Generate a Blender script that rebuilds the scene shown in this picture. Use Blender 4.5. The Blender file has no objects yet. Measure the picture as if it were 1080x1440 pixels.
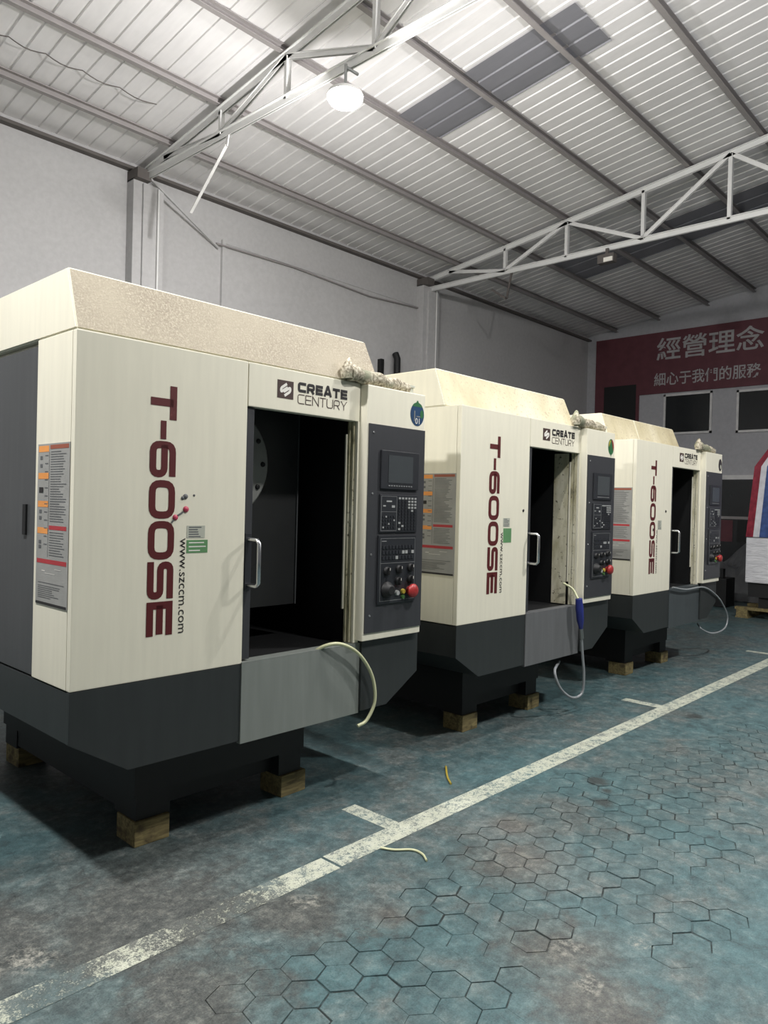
import bpy, bmesh, math, random
from mathutils import Vector, Matrix
random.seed(7)
sc = bpy.context.scene
C = sc.collection

# ------------------------------------------------------------------ camera, world, exposure
CAM = Vector((0, 0, 1.45))
RM = ((0.6809522, 0.01054106, 0.732252), (-0.73190499, -0.02417939, 0.68097757), (0.02488363, -0.99965206, -0.00874996))
FPX = 1042.0
def make_camera():
    cd = bpy.data.cameras.new('camera'); co = bpy.data.objects.new('camera', cd); C.objects.link(co)
    cd.sensor_fit = 'HORIZONTAL'; cd.sensor_width = 36.0; cd.lens = FPX / 1080 * 36.0
    cd.clip_start = 0.05; cd.clip_end = 100
    m = Matrix(((RM[0][0], -RM[0][1], -RM[0][2], CAM.x), (RM[1][0], -RM[1][1], -RM[1][2], CAM.y),
                (RM[2][0], -RM[2][1], -RM[2][2], CAM.z), (0, 0, 0, 1)))
    co.matrix_world = m
    sc.camera = co
make_camera()
def pray(u, v):
    k = (u - 540, v - 720, FPX)
    return Vector([sum(RM[i][j] * k[j] for j in range(3)) for i in range(3)])
def on_floor(u, v, z=0.0):
    r = pray(u, v); return CAM + r * ((z - CAM.z) / r.z)
def on_y(u, v, y):
    r = pray(u, v); return CAM + r * (y / r.y)
def on_x(u, v, x):
    r = pray(u, v); return CAM + r * (x / r.x)
def project(p):
    d = Vector(p) - CAM
    k = [sum(RM[i][j] * d[i] for i in range(3)) for j in range(3)]
    if k[2] < 0.05: return None
    return (540 + FPX * k[0] / k[2], 720 + FPX * k[1] / k[2])

w = bpy.data.worlds.new('night'); sc.world = w; w.use_nodes = True
w.node_tree.nodes['Background'].inputs[0].default_value = (0.5, 0.55, 0.65, 1)
w.node_tree.nodes['Background'].inputs[1].default_value = 0.02
vs = sc.view_settings
vs.view_transform = 'Standard'; vs.look = 'None'; vs.gamma = 1.0; vs.exposure = 0.0; vs.use_curve_mapping = False
# high-bay lamps: diffuser position, downward watts, sideways watts; each lamp's light is made by its builder below
LAMPS = [
    ((3.92, 4.16, 4.58), 40, 165, 'glowing round high-bay lamp hung from the nearest visible truss'),
    ((-0.30, 2.70, 4.62), 195, 70, 'lit round high-bay lamp hung to the left of the nearest machine'),
    ((2.70, 0.10, 4.62), 105, 50, 'lit round high-bay lamp hung over the aisle opposite the nearest machine'),
    ((6.80, -0.20, 4.62), 165, 75, 'lit round high-bay lamp added over the aisle to light the farthest machine'),  # second lamp split off the one aisle lamp, added to light farther fronts
    ((3.92, 1.75, 4.66), 10, 175, 'lit round high-bay lamp on the nearest visible truss above the aisle edge'),
]

# ------------------------------------------------------------------ materials
MATS = {}
def srgb(r, g, b):
    f = lambda c: (c / 12.92 if c <= 0.04045 else ((c + 0.055) / 1.055) ** 2.4)
    return (f(r / 255), f(g / 255), f(b / 255), 1)
class NT:
    def __init__(s, name, rough=0.5, metal=0.0):
        s.m = bpy.data.materials.new(name); s.m.use_nodes = True
        s.t = s.m.node_tree; s.b = s.t.nodes['Principled BSDF']
        s.b.inputs['Roughness'].default_value = rough; s.b.inputs['Metallic'].default_value = metal
        MATS[name] = s.m
    def n(s, kind, **kw):
        nd = s.t.nodes.new(kind)
        for k, v in kw.items():
            if k.startswith('i_'):
                key = k[2:].replace('_', ' ')
                nd.inputs[key if key in nd.inputs else int(key)].default_value = v
            else: setattr(nd, k, v)
        return nd
    def l(s, a, b): s.t.links.new(a, b)
    def coords(s, world=False, scale=(1, 1, 1)):
        if world: o = s.n('ShaderNodeNewGeometry').outputs['Position']
        else: o = s.n('ShaderNodeTexCoord').outputs['Object']
        mp = s.n('ShaderNodeMapping'); mp.inputs['Scale'].default_value = scale
        s.l(o, mp.inputs[0]); return mp.outputs[0]
    def noise(s, vec, scale, detail=4, rough=0.55, distort=0.0):
        nd = s.n('ShaderNodeTexNoise'); nd.inputs['Scale'].default_value = scale
        nd.inputs['Detail'].default_value = detail; nd.inputs['Roughness'].default_value = rough
        nd.inputs['Distortion'].default_value = distort
        s.l(vec, nd.inputs['Vector']); return nd.outputs['Fac']
    def ramp(s, fac, stops):
        nd = s.n('ShaderNodeValToRGB'); cr = nd.color_ramp
        while len(cr.elements) < len(stops): cr.elements.new(0.5)
        for e, (p, c) in zip(cr.elements, stops):
            e.position = p; e.color = c if len(c) == 4 else (*c, 1)
        s.l(fac, nd.inputs[0]); return nd.outputs['Color']
    def rampv(s, fac, a, b):
        nd = s.n('ShaderNodeMapRange'); nd.inputs['From Min'].default_value = a; nd.inputs['From Max'].default_value = b
        s.l(fac, nd.inputs['Value']); return nd.outputs['Result']
    def mix(s, fac, a, b, mode='MIX'):
        nd = s.n('ShaderNodeMix', data_type='RGBA', blend_type=mode)
        for sock, v in ((nd.inputs[0], fac), (nd.inputs[6], a), (nd.inputs[7], b)):
            if hasattr(v, 'is_linked'): s.l(v, sock)
            else: sock.default_value = v
        return nd.outputs[2]
    def math(s, op, a, b=0.0, clamp=False):
        nd = s.n('ShaderNodeMath', operation=op); nd.use_clamp = clamp
        for sock, v in ((nd.inputs[0], a), (nd.inputs[1], b)):
            if hasattr(v, 'is_linked'): s.l(v, sock)
            else: sock.default_value = v
        return nd.outputs[0]
    def color(s, c):
        if hasattr(c, 'is_linked'): s.l(c, s.b.inputs['Base Color'])
        else: s.b.inputs['Base Color'].default_value = c
    def bump(s, h, strength=0.2, dist=0.01):
        nd = s.n('ShaderNodeBump'); nd.inputs['Strength'].default_value = strength; nd.inputs['Distance'].default_value = dist
        s.l(h, nd.inputs['Height']); s.l(nd.outputs[0], s.b.inputs['Normal'])

def simple(name, col, rough=0.5, metal=0.0, var=0.12, scale=6.0, streak=False):
    t = NT(name, rough, metal)
    v = t.coords(scale=(9, 9, 0.8) if streak else (1, 1, 1))
    f = t.noise(v, scale, 3)
    dark = tuple(c * (1 - var) for c in col[:3]) + (1,); lite = tuple(min(1, c * (1 + var)) for c in col[:3]) + (1,)
    t.color(t.ramp(f, [(0.3, dark), (0.7, lite)]))
    return t.m

simple('cream', srgb(226, 222, 203), 0.38, var=0.035, scale=3, streak=True)
simple('charcoal', srgb(44, 47, 47), 0.42, var=0.1, scale=3, streak=True)
simple('side_dark', srgb(70, 72, 73), 0.45, var=0.1, scale=3, streak=True)
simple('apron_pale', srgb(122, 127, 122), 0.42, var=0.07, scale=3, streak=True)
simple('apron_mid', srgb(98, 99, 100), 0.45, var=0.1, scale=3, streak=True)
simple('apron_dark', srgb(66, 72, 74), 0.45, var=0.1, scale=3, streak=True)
simple('black_iron', srgb(17, 18, 19), 0.6)
simple('cabin_shade', srgb(13, 14, 15), 0.55)  # near-black colour that holds the shade inside the cabin
simple('cabin_grey', srgb(40, 41, 41), 0.45)
simple('panel_dark', srgb(55, 56, 59), 0.4, var=0.06, streak=True)
simple('bezel', srgb(38, 40, 44), 0.4)
simple('key_dark', srgb(40, 42, 46), 0.4)
simple('key_grey', srgb(150, 152, 150), 0.5)
simple('line_grey', srgb(120, 122, 122), 0.5)
simple('red_button', srgb(150, 44, 44), 0.4)
simple('green_button', srgb(70, 110, 60), 0.4)
simple('yellow_button', srgb(170, 150, 60), 0.4)
simple('chrome', srgb(200, 202, 205), 0.25, 1.0, var=0.02)
simple('steel', srgb(150, 152, 150), 0.35, 0.8)
simple('screw', srgb(190, 190, 190), 0.3, 0.9)
simple('maroon', srgb(84, 22, 24), 0.5, var=0.05)
simple('print_black', srgb(32, 30, 30), 0.5)
simple('print_brown', srgb(64, 46, 42), 0.5)
simple('print_white', srgb(225, 222, 214), 0.5)
simple('print_grey', srgb(92, 94, 95), 0.6)
simple('plate_grey', srgb(150, 150, 146), 0.35)
simple('plate_orange', srgb(226, 150, 78), 0.5)
simple('plate_red', srgb(170, 52, 58), 0.5)
simple('plate_brown', srgb(150, 84, 64), 0.5)
simple('label_paper', srgb(176, 178, 165), 0.6)
simple('label_green', srgb(92, 138, 92), 0.5)
simple('sticker_blue', srgb(28, 62, 96), 0.4)
simple('sticker_green', srgb(44, 100, 60), 0.4)
simple('sticker_yellow', srgb(196, 176, 60), 0.4)
simple('sticker_red', srgb(130, 44, 40), 0.4)
simple('sticker_dark', srgb(50, 46, 46), 0.4)
simple('screen', srgb(66, 70, 72), 0.2, var=0.03)
simple('hose_yellow', srgb(196, 198, 160), 0.35)
simple('hose_grey', srgb(140, 144, 146), 0.4)
simple('hose_blue', srgb(40, 48, 120), 0.4)
simple('tarp_red', srgb(132, 44, 58), 0.25, var=0.3, scale=14)
simple('tarp_blue', srgb(62, 84, 132), 0.25, var=0.3, scale=14)
simple('tarp_white', srgb(206, 206, 210), 0.3, var=0.12, scale=14)
simple('tarp_grey', srgb(96, 98, 100), 0.6, var=0.25, scale=5)
simple('print_banner', srgb(170, 168, 168), 0.6)
simple('banner_red', srgb(96, 50, 58), 0.6)
simple('window_dark', srgb(26, 30, 32), 0.15)
simple('white_paint', srgb(215, 214, 212), 0.5)
simple('rust_dark', srgb(92, 87, 84), 0.7)
simple('blob_red', srgb(176, 60, 84), 0.4)

def plaster(name, col, crack=True):
    t = NT(name, 0.85)
    v = t.coords(world=True)
    f = t.noise(v, 0.7, 5, 0.6); g = t.noise(v, 18, 4)
    base = t.ramp(f, [(0.3, tuple(c * 0.9 for c in col[:3])), (0.7, col)])
    t.color(t.mix(0.08, base, t.ramp(g, [(0.35, (0.3, 0.3, 0.3)), (0.65, (0.8, 0.8, 0.8))])))
    t.bump(g, 0.12, 0.01)
plaster('wall_paint', srgb(188, 187, 187))
plaster('wall_paint_end', srgb(178, 178, 182))

def sheet(name, col, rough=0.5):
    t = NT(name, rough, 0.1)
    v = t.coords(world=True); f = t.noise(v, 0.9, 5, 0.65); g = t.noise(t.coords(world=True, scale=(3, 0.6, 1)), 6, 4)
    a = t.ramp(f, [(0.3, tuple(c * 0.86 for c in col[:3])), (0.7, col)])
    t.color(t.mix(0.25, a, t.ramp(g, [(0.3, tuple(c * 0.75 for c in col[:3])), (0.7, col)])))
sheet('roof_sheet', srgb(236, 234, 234))
sheet('skylight', srgb(132, 132, 138))
sheet('purlin_paint', srgb(158, 153, 152))
sheet('truss_paint', srgb(228, 228, 226))

def dusty():
    t = NT('dusty_cream', 0.75)
    v = t.coords(world=True)
    f = t.noise(v, 130, 4, 0.7); g = t.noise(v, 3.2, 4, 0.6)
    a = t.ramp(f, [(0.36, srgb(152, 142, 125)), (0.54, srgb(172, 162, 143)), (0.68, srgb(206, 198, 178))])
    t.color(t.mix(t.rampv(g, 0.35, 0.75), a, srgb(180, 171, 151)))
    t.bump(f, 0.4, 0.004)
dusty()
def worn_cream():
    t = NT('worn_cream', 0.5)
    f = t.noise(t.coords(world=True, scale=(1, 1, 0.5)), 2.6, 5, 0.6); g = t.noise(t.coords(world=True), 60, 3)
    a = t.ramp(f, [(0.35, srgb(214, 206, 180)), (0.55, srgb(196, 186, 154)), (0.72, srgb(172, 160, 128))])
    t.color(t.mix(t.rampv(g, 0.58, 0.66), a, srgb(178, 166, 140)))
worn_cream()
def jamb_mat():
    t = NT('stained_cream', 0.5)
    g = t.noise(t.coords(world=True, scale=(1, 1, 0.35)), 7, 5, 0.65); z = t.noise(t.coords(world=True), 45, 3)
    a = t.ramp(g, [(0.4, srgb(222, 218, 196)), (0.62, srgb(178, 172, 140)), (0.72, srgb(84, 80, 62))])
    t.color(t.mix(t.rampv(z, 0.62, 0.7), a, srgb(90, 84, 64)))
jamb_mat()
def wood():
    t = NT('wood', 0.8)
    v = t.coords(world=True, scale=(4, 30, 30)); f = t.noise(v, 2, 5, 0.6, 0.6); g = t.noise(t.coords(world=True), 14, 4)
    a = t.ramp(f, [(0.3, srgb(84, 75, 48)), (0.7, srgb(146, 132, 88))])
    t.color(t.mix(t.rampv(g, 0.55, 0.7), a, srgb(76, 66, 46)))
    t.bump(f, 0.3, 0.004)
wood()
def sleeve():
    t = NT('wrapped_sleeve', 0.8)
    g = t.noise(t.coords(world=True), 70, 3); h = t.noise(t.coords(world=True), 9, 4)
    a = t.ramp(g, [(0.38, srgb(116, 108, 90)), (0.55, srgb(176, 168, 148)), (0.72, srgb(216, 210, 192))])
    t.color(t.mix(t.rampv(h, 0.5, 0.65), a, srgb(128, 130, 108)))
    t.bump(g, 0.3, 0.004)
sleeve()
def wrap():
    t = NT('stretch_wrap', 0.22)
    v = t.coords(scale=(1, 1, 5)); f = t.noise(v, 5, 5, 0.6, 1.0)
    t.color(t.ramp(f, [(0.3, srgb(196, 196, 200)), (0.7, srgb(232, 232, 234))])); t.bump(f, 0.5, 0.03)
wrap()
def emis(name, col, strength):
    t = NT(name, 0.4); t.color((0.9, 0.9, 0.9, 1))
    t.b.inputs['Emission Color'].default_value = col; t.b.inputs['Emission Strength'].default_value = strength
emis('lamp_diffuser', (1, 0.99, 0.96, 1), 25)

# floor paint: worn teal over grey pavers, brown grime, oil spots; the line paint wears through to the same floor
def floor_mat(name, line=False, joint=False):
    t = NT(name, 0.5)
    v = t.coords(world=True)
    big = t.noise(v, 0.8, 5, 0.65, 0.3); mid = t.noise(v, 3.6, 8, 0.7, 0.5); pat = t.noise(v, 11, 6, 0.7, 0.3); fine = t.noise(v, 34, 5, 0.75); grit = t.noise(v, 170, 3, 0.75)
    teal = t.ramp(t.math('ADD', t.math('MULTIPLY', mid, .5), t.math('MULTIPLY', pat, .5)), [(0.33, srgb(36, 66, 72)), (0.48, srgb(62, 104, 110)), (0.58, srgb(80, 124, 130)), (0.7, srgb(104, 148, 150))])
    grey = t.ramp(t.math('ADD', t.math('MULTIPLY', fine, .5), t.math('MULTIPLY', pat, .5)), [(0.34, srgb(58, 66, 66)), (0.5, srgb(88, 98, 97)), (0.66, srgb(124, 132, 130))])
    k = t.math('ADD', big, t.math('MULTIPLY', t.math('SUBTRACT', mid, 0.5), 1.1)); k = t.math('ADD', k, t.math('MULTIPLY', t.math('SUBTRACT', pat, 0.5), .6))
    col = t.mix(t.rampv(k, 0.38, 0.66), teal, grey)
    def spot(x, y, r, soft=0.5, rag=1.6):
        cx = t.n('ShaderNodeVectorMath', operation='SUBTRACT'); cx.inputs[1].default_value = (x, y, 0); t.l(v, cx.inputs[0])
        ln = t.n('ShaderNodeVectorMath', operation='LENGTH'); t.l(cx.outputs[0], ln.inputs[0])
        d = t.math('ADD', ln.outputs['Value'], t.math('MULTIPLY', t.math('SUBTRACT', t.math('ADD', t.math('MULTIPLY', mid, .6), t.math('MULTIPLY', pat, .4)), 0.5), r * rag))
        mr = t.n('ShaderNodeMapRange'); mr.inputs['From Min'].default_value = r; mr.inputs['From Max'].default_value = r * (1 - soft)
        mr.interpolation_type = 'SMOOTHSTEP'; t.l(d, mr.inputs['Value']); return mr.outputs['Result']
    def spots(lst, soft, rag=1.6):
        m = None
        for q in lst:
            sp = spot(*q, soft, rag); m = sp if m is None else t.math('MAXIMUM', m, sp)
        return m
    # worn brown-grey ground, pale bald patches and oil, each with a shape of its own
    brown = t.ramp(t.math('ADD', t.math('MULTIPLY', fine, .6), t.math('MULTIPLY', pat, .4)), [(0.34, srgb(56, 54, 51)), (0.5, srgb(84, 81, 76)), (0.68, srgb(128, 123, 114))])
    col = t.mix(t.math('MULTIPLY', spots(((1.35, 2.3, 0.75), (0.85, 2.5, 0.6), (1.2, 1.85, 0.45), (1.7, 2.0, 0.35)), .8, 2.6), 0.9), col, brown)
    rust = t.ramp(t.math('ADD', t.math('MULTIPLY', fine, .6), t.math('MULTIPLY', pat, .4)), [(0.34, srgb(66, 58, 54)), (0.5, srgb(98, 88, 80)), (0.68, srgb(142, 132, 118))])
    col = t.mix(t.math('MULTIPLY', spots(((2.62, 1.62, 0.30), (2.2, 1.2, 0.30), (2.05, 1.02, 0.28), (2.9, 1.85, .16), (1.95, 1.75, .15)), .9, 3.0), 0.8), col, rust)
    col = t.mix(t.math('MULTIPLY', spots(((2.23, 1.19, 0.07), (2.10, 1.05, 0.06), (1.80, 2.02, 0.07), (2.42, 1.03, 0.06), (0.95, 2.35, .1)), .8, 3.0), t.rampv(fine, 0.45, 0.62), True), col, srgb(176, 172, 160))
    col = t.mix(t.math('MULTIPLY', spots(((3.70, 1.83, 0.085), (3.46, 1.68, 0.07), (3.62, 1.74, 0.04), (5.4, 1.95, 0.1)), .7, 2.4), 0.88), col, srgb(14, 22, 20))
    col = t.mix(0.22, col, t.ramp(grit, [(0.3, (0.01, 0.012, 0.012)), (0.7, (0.42, 0.46, 0.46))]), 'MIX')
    col = t.mix(0.8, col, t.ramp(t.math('ADD', t.math('MULTIPLY', fine, .55), t.math('MULTIPLY', pat, .45)), [(0.34, (.5, .5, .5)), (0.52, (.95, .95, .95)), (0.68, (1.45, 1.42, 1.38))]), 'MULTIPLY')
    col = t.mix(1.0, col, (.68, .70, .69, 1), 'MULTIPLY')
    if joint:
        col = t.mix(t.rampv(t.math('ADD', t.math('MULTIPLY', mid, .5), t.math('MULTIPLY', pat, .5)), 0.44, 0.54), col, srgb(26, 34, 34))
    if line:
        wear = t.math('ADD', t.math('MULTIPLY', grit, .35), t.math('ADD', t.math('MULTIPLY', fine, .45), t.math('MULTIPLY', pat, .3)))
        near = spots(((1.5, 2.17, 0.45), (0.95, 2.15, 0.3)), .9)
        wear = t.math('ADD', wear, t.math('MULTIPLY', near, 0.10))
        k = t.rampv(wear, 0.62, 0.53)
        col = t.mix(t.math('MULTIPLY', k, .93), col, t.ramp(fine, [(0.3, srgb(170, 174, 154)), (0.7, srgb(208, 210, 194))]))
    t.color(col)
    rr = t.n('ShaderNodeMapRange'); rr.inputs['To Min'].default_value = 0.40; rr.inputs['To Max'].default_value = 0.75
    t.l(mid, rr.inputs['Value']); t.l(rr.outputs[0], t.b.inputs['Roughness'])
    t.bump(t.math('ADD', t.math('MULTIPLY', fine, 0.5), mid), 0.25, 0.006)
floor_mat('floor_paint'); floor_mat('line_paint', True); floor_mat('floor_joint', joint=True)

# ------------------------------------------------------------------ mesh helpers
class MB:
    def __init__(s): s.v = []; s.f = []; s.mi = []; s.sm = []
    def add(s, vs_, fs, mi=0, smooth=False):
        o = len(s.v); s.v += [tuple(p) for p in vs_]
        for f in fs: s.f.append([i + o for i in f]); s.mi.append(mi); s.sm.append(smooth)
        return s
    def box(s, x0, x1, y0, y1, z0, z1, mi=0):
        p = [(x, y, z) for z in (z0, z1) for y in (y0, y1) for x in (x0, x1)]
        return s.add(p, [(0, 2, 3, 1), (4, 5, 7, 6), (0, 1, 5, 4), (2, 6, 7, 3), (0, 4, 6, 2), (1, 3, 7, 5)], mi)
    def prism(s, poly, axis, a, b, mi=0):
        """poly: 2D points; axis 0,1,2 = extrusion axis; the other two axes in order"""
        def mk(p, h):
            if axis == 0: return (h, p[0], p[1])
            if axis == 1: return (p[0], h, p[1])
            return (p[0], p[1], h)
        n = len(poly); vs_ = [mk(p, a) for p in poly] + [mk(p, b) for p in poly]
        fs = [tuple(range(n)), tuple(range(2 * n - 1, n - 1, -1))] + [(i, i + n, (i + 1) % n + n, (i + 1) % n) for i in range(n)]
        return s.add(vs_, fs, mi)
    def tube(s, pts, r, n=10, mi=0, caps=True, smooth=True):
        pts = [Vector(p) for p in pts]; rs = r if isinstance(r, (list, tuple)) else [r] * len(pts)
        up = None; vs_ = []
        for i, p in enumerate(pts):
            d = (pts[min(i + 1, len(pts) - 1)] - pts[max(i - 1, 0)]).normalized()
            if up is None:
                up = Vector((0, 0, 1)) if abs(d.z) < 0.9 else Vector((1, 0, 0))
            a = d.cross(up).normalized(); up = a.cross(d).normalized(); b = up
            for k in range(n):
                t = 2 * math.pi * k / n
                vs_.append(p + (a * math.cos(t) + b * math.sin(t)) * rs[i])
        fs = []
        for i in range(len(pts) - 1):
            for k in range(n): fs.append((i * n + k, i * n + (k + 1) % n, (i + 1) * n + (k + 1) % n, (i + 1) * n + k))
        s.add(vs_, fs, mi, smooth)
        if caps:
            s.add(vs_[:n], [tuple(range(n - 1, -1, -1))], mi); s.add(vs_[-n:], [tuple(range(n))], mi)
        return s
    def bar(s, a, b, wdt, hgt, mi=0, side=None):
        a = Vector(a); b = Vector(b); d = (b - a).normalized()
        sd = Vector(side) if side else (Vector((1, 0, 0)))
        sd = (sd - d * sd.dot(d)).normalized(); u = d.cross(sd).normalized()
        vs_ = [p + sd * i * wdt / 2 + u * j * hgt / 2 for p in (a, b) for i, j in ((-1, -1), (1, -1), (1, 1), (-1, 1))]
        return s.add(vs_, [(3, 2, 1, 0), (4, 5, 6, 7), (0, 1, 5, 4), (1, 2, 6, 5), (2, 3, 7, 6), (3, 0, 4, 7)], mi)
    def lathe(s, prof, c, axis='z', n=24, mi=0, smooth=True):
        """prof: (r, h); axis along z up or y towards -y"""
        vs_ = []
        for r, h in prof:
            for k in range(n):
                t = 2 * math.pi * k / n; x, y = r * math.cos(t), r * math.sin(t)
                vs_.append((c[0] + x, c[1] + y, c[2] + h) if axis == 'z' else (c[0] + x, c[1] - h, c[2] + y))
        fs = []
        for i in range(len(prof) - 1):
            for k in range(n): fs.append((i * n + k, i * n + (k + 1) % n, (i + 1) * n + (k + 1) % n, (i + 1) * n + k))
        s.add(vs_, fs, mi, smooth)
        s.add(vs_[:n], [tuple(range(n - 1, -1, -1))], mi); s.add(vs_[-n:], [tuple(range(n))], mi)
        return s
    def build(s, name, mats, parent=None, bevel=0.0, fix=True):
        me = bpy.data.meshes.new(name); me.from_pydata([tuple(v) for v in s.v], [], s.f)
        mats = mats if isinstance(mats, (list, tuple)) else [mats]
        for m in mats: me.materials.append(MATS[m])
        me.polygons.foreach_set('material_index', s.mi); me.polygons.foreach_set('use_smooth', s.sm)
        if fix:
            bm = bmesh.new(); bm.from_mesh(me); bmesh.ops.recalc_face_normals(bm, faces=bm.faces)
            if bevel: bmesh.ops.bevel(bm, geom=[e for e in bm.edges if e.is_manifold and e.calc_face_angle(0) > 0.6], offset=bevel, segments=2, affect='EDGES', profile=0.7)
            bm.to_mesh(me); bm.free()
        me.update()
        o = bpy.data.objects.new(name, me); C.objects.link(o); o.parent = parent
        return o
def tag(o, label=None, cat=None, group=None, kind=None):
    if label: o['label'] = label
    if cat: o['category'] = cat
    if group: o['group'] = group
    if kind: o['kind'] = kind
    return o
def empty(name, loc, parent=None):
    o = bpy.data.objects.new(name, None); C.objects.link(o); o.location = loc; o.empty_display_size = 0.1; o.parent = parent
    return o
def copy_tree(o, parent=None):
    c = o.copy(); C.objects.link(c); c.parent = parent
    for ch in list(o.children): copy_tree(ch, c)
    return c
def box(name, m, parent, *a, bevel=0.0): return MB().box(*a).build(name, m, parent, bevel)

# ------------------------------------------------------------------ lettering: stroked glyphs
def rounded(pts, r, closed=False, seg=4):
    pts = [Vector(p) for p in pts]; out = []; n = len(pts)
    for i, p in enumerate(pts):
        if not closed and i in (0, n - 1): out.append(p); continue
        a = pts[i - 1]; b = pts[(i + 1) % n]
        da = a - p; db = b - p; k = min(r, da.length / 2.01, db.length / 2.01)
        s0 = p + da.normalized() * k; s1 = p + db.normalized() * k
        for j in range(seg + 1):
            t = j / seg; out.append(s0 * (1 - t) ** 2 + p * 2 * t * (1 - t) + s1 * t * t)
    return out
def stroke(pts, t, closed=False):
    pts = [Vector(p) for p in pts]; n = len(pts); L = []; R = []
    for i, p in enumerate(pts):
        a = pts[i - 1] if (i > 0 or closed) else None; b = pts[(i + 1) % n] if (i < n - 1 or closed) else None
        d0 = (p - a).normalized() if a is not None else (b - p).normalized(); d1 = (b - p).normalized() if b is not None else d0
        n0 = Vector((-d0.y, d0.x)); n1 = Vector((-d1.y, d1.x)); m = n0 + n1
        if m.length < 1e-4: m = n0.copy()
        m.normalize(); k = t / 2 / max(0.35, m.dot(n0))
        L.append(p + m * k); R.append(p - m * k)
    q = []
    for i in range(n if closed else n - 1):
        j = (i + 1) % n; q.append([R[i], R[j], L[j], L[i]])
    return q
def glyph(ch, w_, t, r):
    a = t / 2; L, R, B, T, M = a, w_ - a, a, 1 - a, 0.5
    P = {'T': [[(0, T), (w_, T)], [(w_ / 2, T), (w_ / 2, 0)]], '-': [[(0, M), (w_, M)]],
         '6': [[(w_ * .97, T), (L, T), (L, B), (R, B), (R, M + .06), (L, M + .06)]],
         'S': [[(w_, T), (L, T), (L, M), (R, M), (R, B), (0, B)]],
         'E': [[(w_, T), (L, T), (L, B), (w_, B)], [(L, M), (w_ * .96, M)]],
         'C': [[(w_, T), (L, T), (L, B), (w_, B)]],
         'R': [[(L, 0), (L, T), (R, T), (R, .42), (L, .42)], [(w_ * .55, .42), (R, 0)]],
         'A': [[(a * .9, 0), (w_ / 2 - a * .3, 1), (w_ / 2 + a * .3, 1), (w_ - a * .9, 0)], [(w_ * .22, .3), (w_ * .78, .3)]],
         'N': [[(L, 0), (L, T), (R, B), (R, 1)]], 'U': [[(L, 1), (L, B), (R, B), (R, 1)]],
         'Y': [[(a, 1), (w_ / 2, .45), (w_ - a, 1)], [(w_ / 2, .45), (w_ / 2, 0)]]}
    if ch == '0':
        return stroke(rounded([(L, B), (R, B), (R, T), (L, T)], r, True), t, True)
    q = []
    for pl in P[ch]:
        sharp = ch in 'TNAY-E'
        q += stroke(pl if sharp else rounded(pl, r), t)
    return q
def lettering(name, items, mat, parent, org, right, up, h):
    """items: (char, x offset, width, thickness, radius) in units of letter height h"""
    mb = MB(); org, right, up = Vector(org), Vector(right), Vector(up)
    for ch, x, w_, t, r in items:
        for q in glyph(ch, w_, t, r):
            mb.add([org + right * (p.x + x) * h + up * p.y * h for p in q], [(0, 1, 2, 3)])
    return mb.build(name, mat, parent, fix=False)
def font_text(name, body, mat, parent, org, right, up, size, xs=1.0, width=None, bold=0.0):
    cu = bpy.data.curves.new(name, 'FONT'); cu.body = body; cu.size = 1.0; cu.offset = bold; cu.resolution_u = 3
    tmp = bpy.data.objects.new(name, cu); C.objects.link(tmp)
    bpy.context.view_layer.update()
    me = bpy.data.meshes.new_from_object(tmp.evaluated_get(bpy.context.evaluated_depsgraph_get()))
    bpy.data.objects.remove(tmp); bpy.data.curves.remove(cu)
    xs0 = [v.co.x for v in me.vertices]; x0, x1 = min(xs0), max(xs0)
    k = (width / ((x1 - x0) * size)) if width else xs
    org, right, up = Vector(org), Vector(right), Vector(up)
    for v in me.vertices:
        c = v.co.copy(); v.co = org + right * (c.x - x0) * size * k + up * c.y * size
    me.materials.clear(); me.materials.append(MATS[mat])
    o = bpy.data.objects.new(name, me); C.objects.link(o); o.parent = parent
    return o

# ------------------------------------------------------------------ the hall
WY, EX, BX, RY = 7.5, 14.2, -6.0, -9.5      # left wall, end wall, back wall, right wall
RIDGE = -1.0; Z0, SL = 5.06, 0.138
def roof_z(y): return Z0 + SL * (WY - y) if y >= RIDGE else Z0 + SL * (y - RY)

floor = tag(MB().add([(BX, RY, 0), (EX + .2, RY, 0), (EX + .2, WY + .2, 0), (BX, WY + .2, 0)], []).build('floor', 'floor_paint'), kind='structure',
            label='teal painted worn paved workshop floor with white bay lines')
# slab: flush outside the paved field, sunk under the pavers
PX0, PX1, PY0, PY1, SUNK = -1.6, 14.0, -2.6, 7.3, -0.005
mb = MB()
xs = [BX, PX0, PX1, EX + .2]; ys = [RY, PY0, PY1, WY + .2]
for i in range(3):
    for j in range(3):
        z = SUNK if (i == 1 and j == 1) else 0.0
        mb.add([(xs[i], ys[j], z), (xs[i + 1], ys[j], z), (xs[i + 1], ys[j + 1], z), (xs[i], ys[j + 1], z)], [(0, 1, 2, 3)], 1 if z < 0 else 0)
for a, b in (((PX0, PY0), (PX1, PY0)), ((PX1, PY0), (PX1, PY1)), ((PX1, PY1), (PX0, PY1)), ((PX0, PY1), (PX0, PY0))):
    mb.add([(*a, SUNK), (*b, SUNK), (*b, 0), (*a, 0)], [(0, 1, 2, 3)])
tmp = mb.build('floor_tmp', ['floor_paint', 'floor_joint'], fix=False); old = floor.data; floor.data = tmp.data; bpy.data.objects.remove(tmp); bpy.data.meshes.remove(old); floor.data.name = 'floor'

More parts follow.
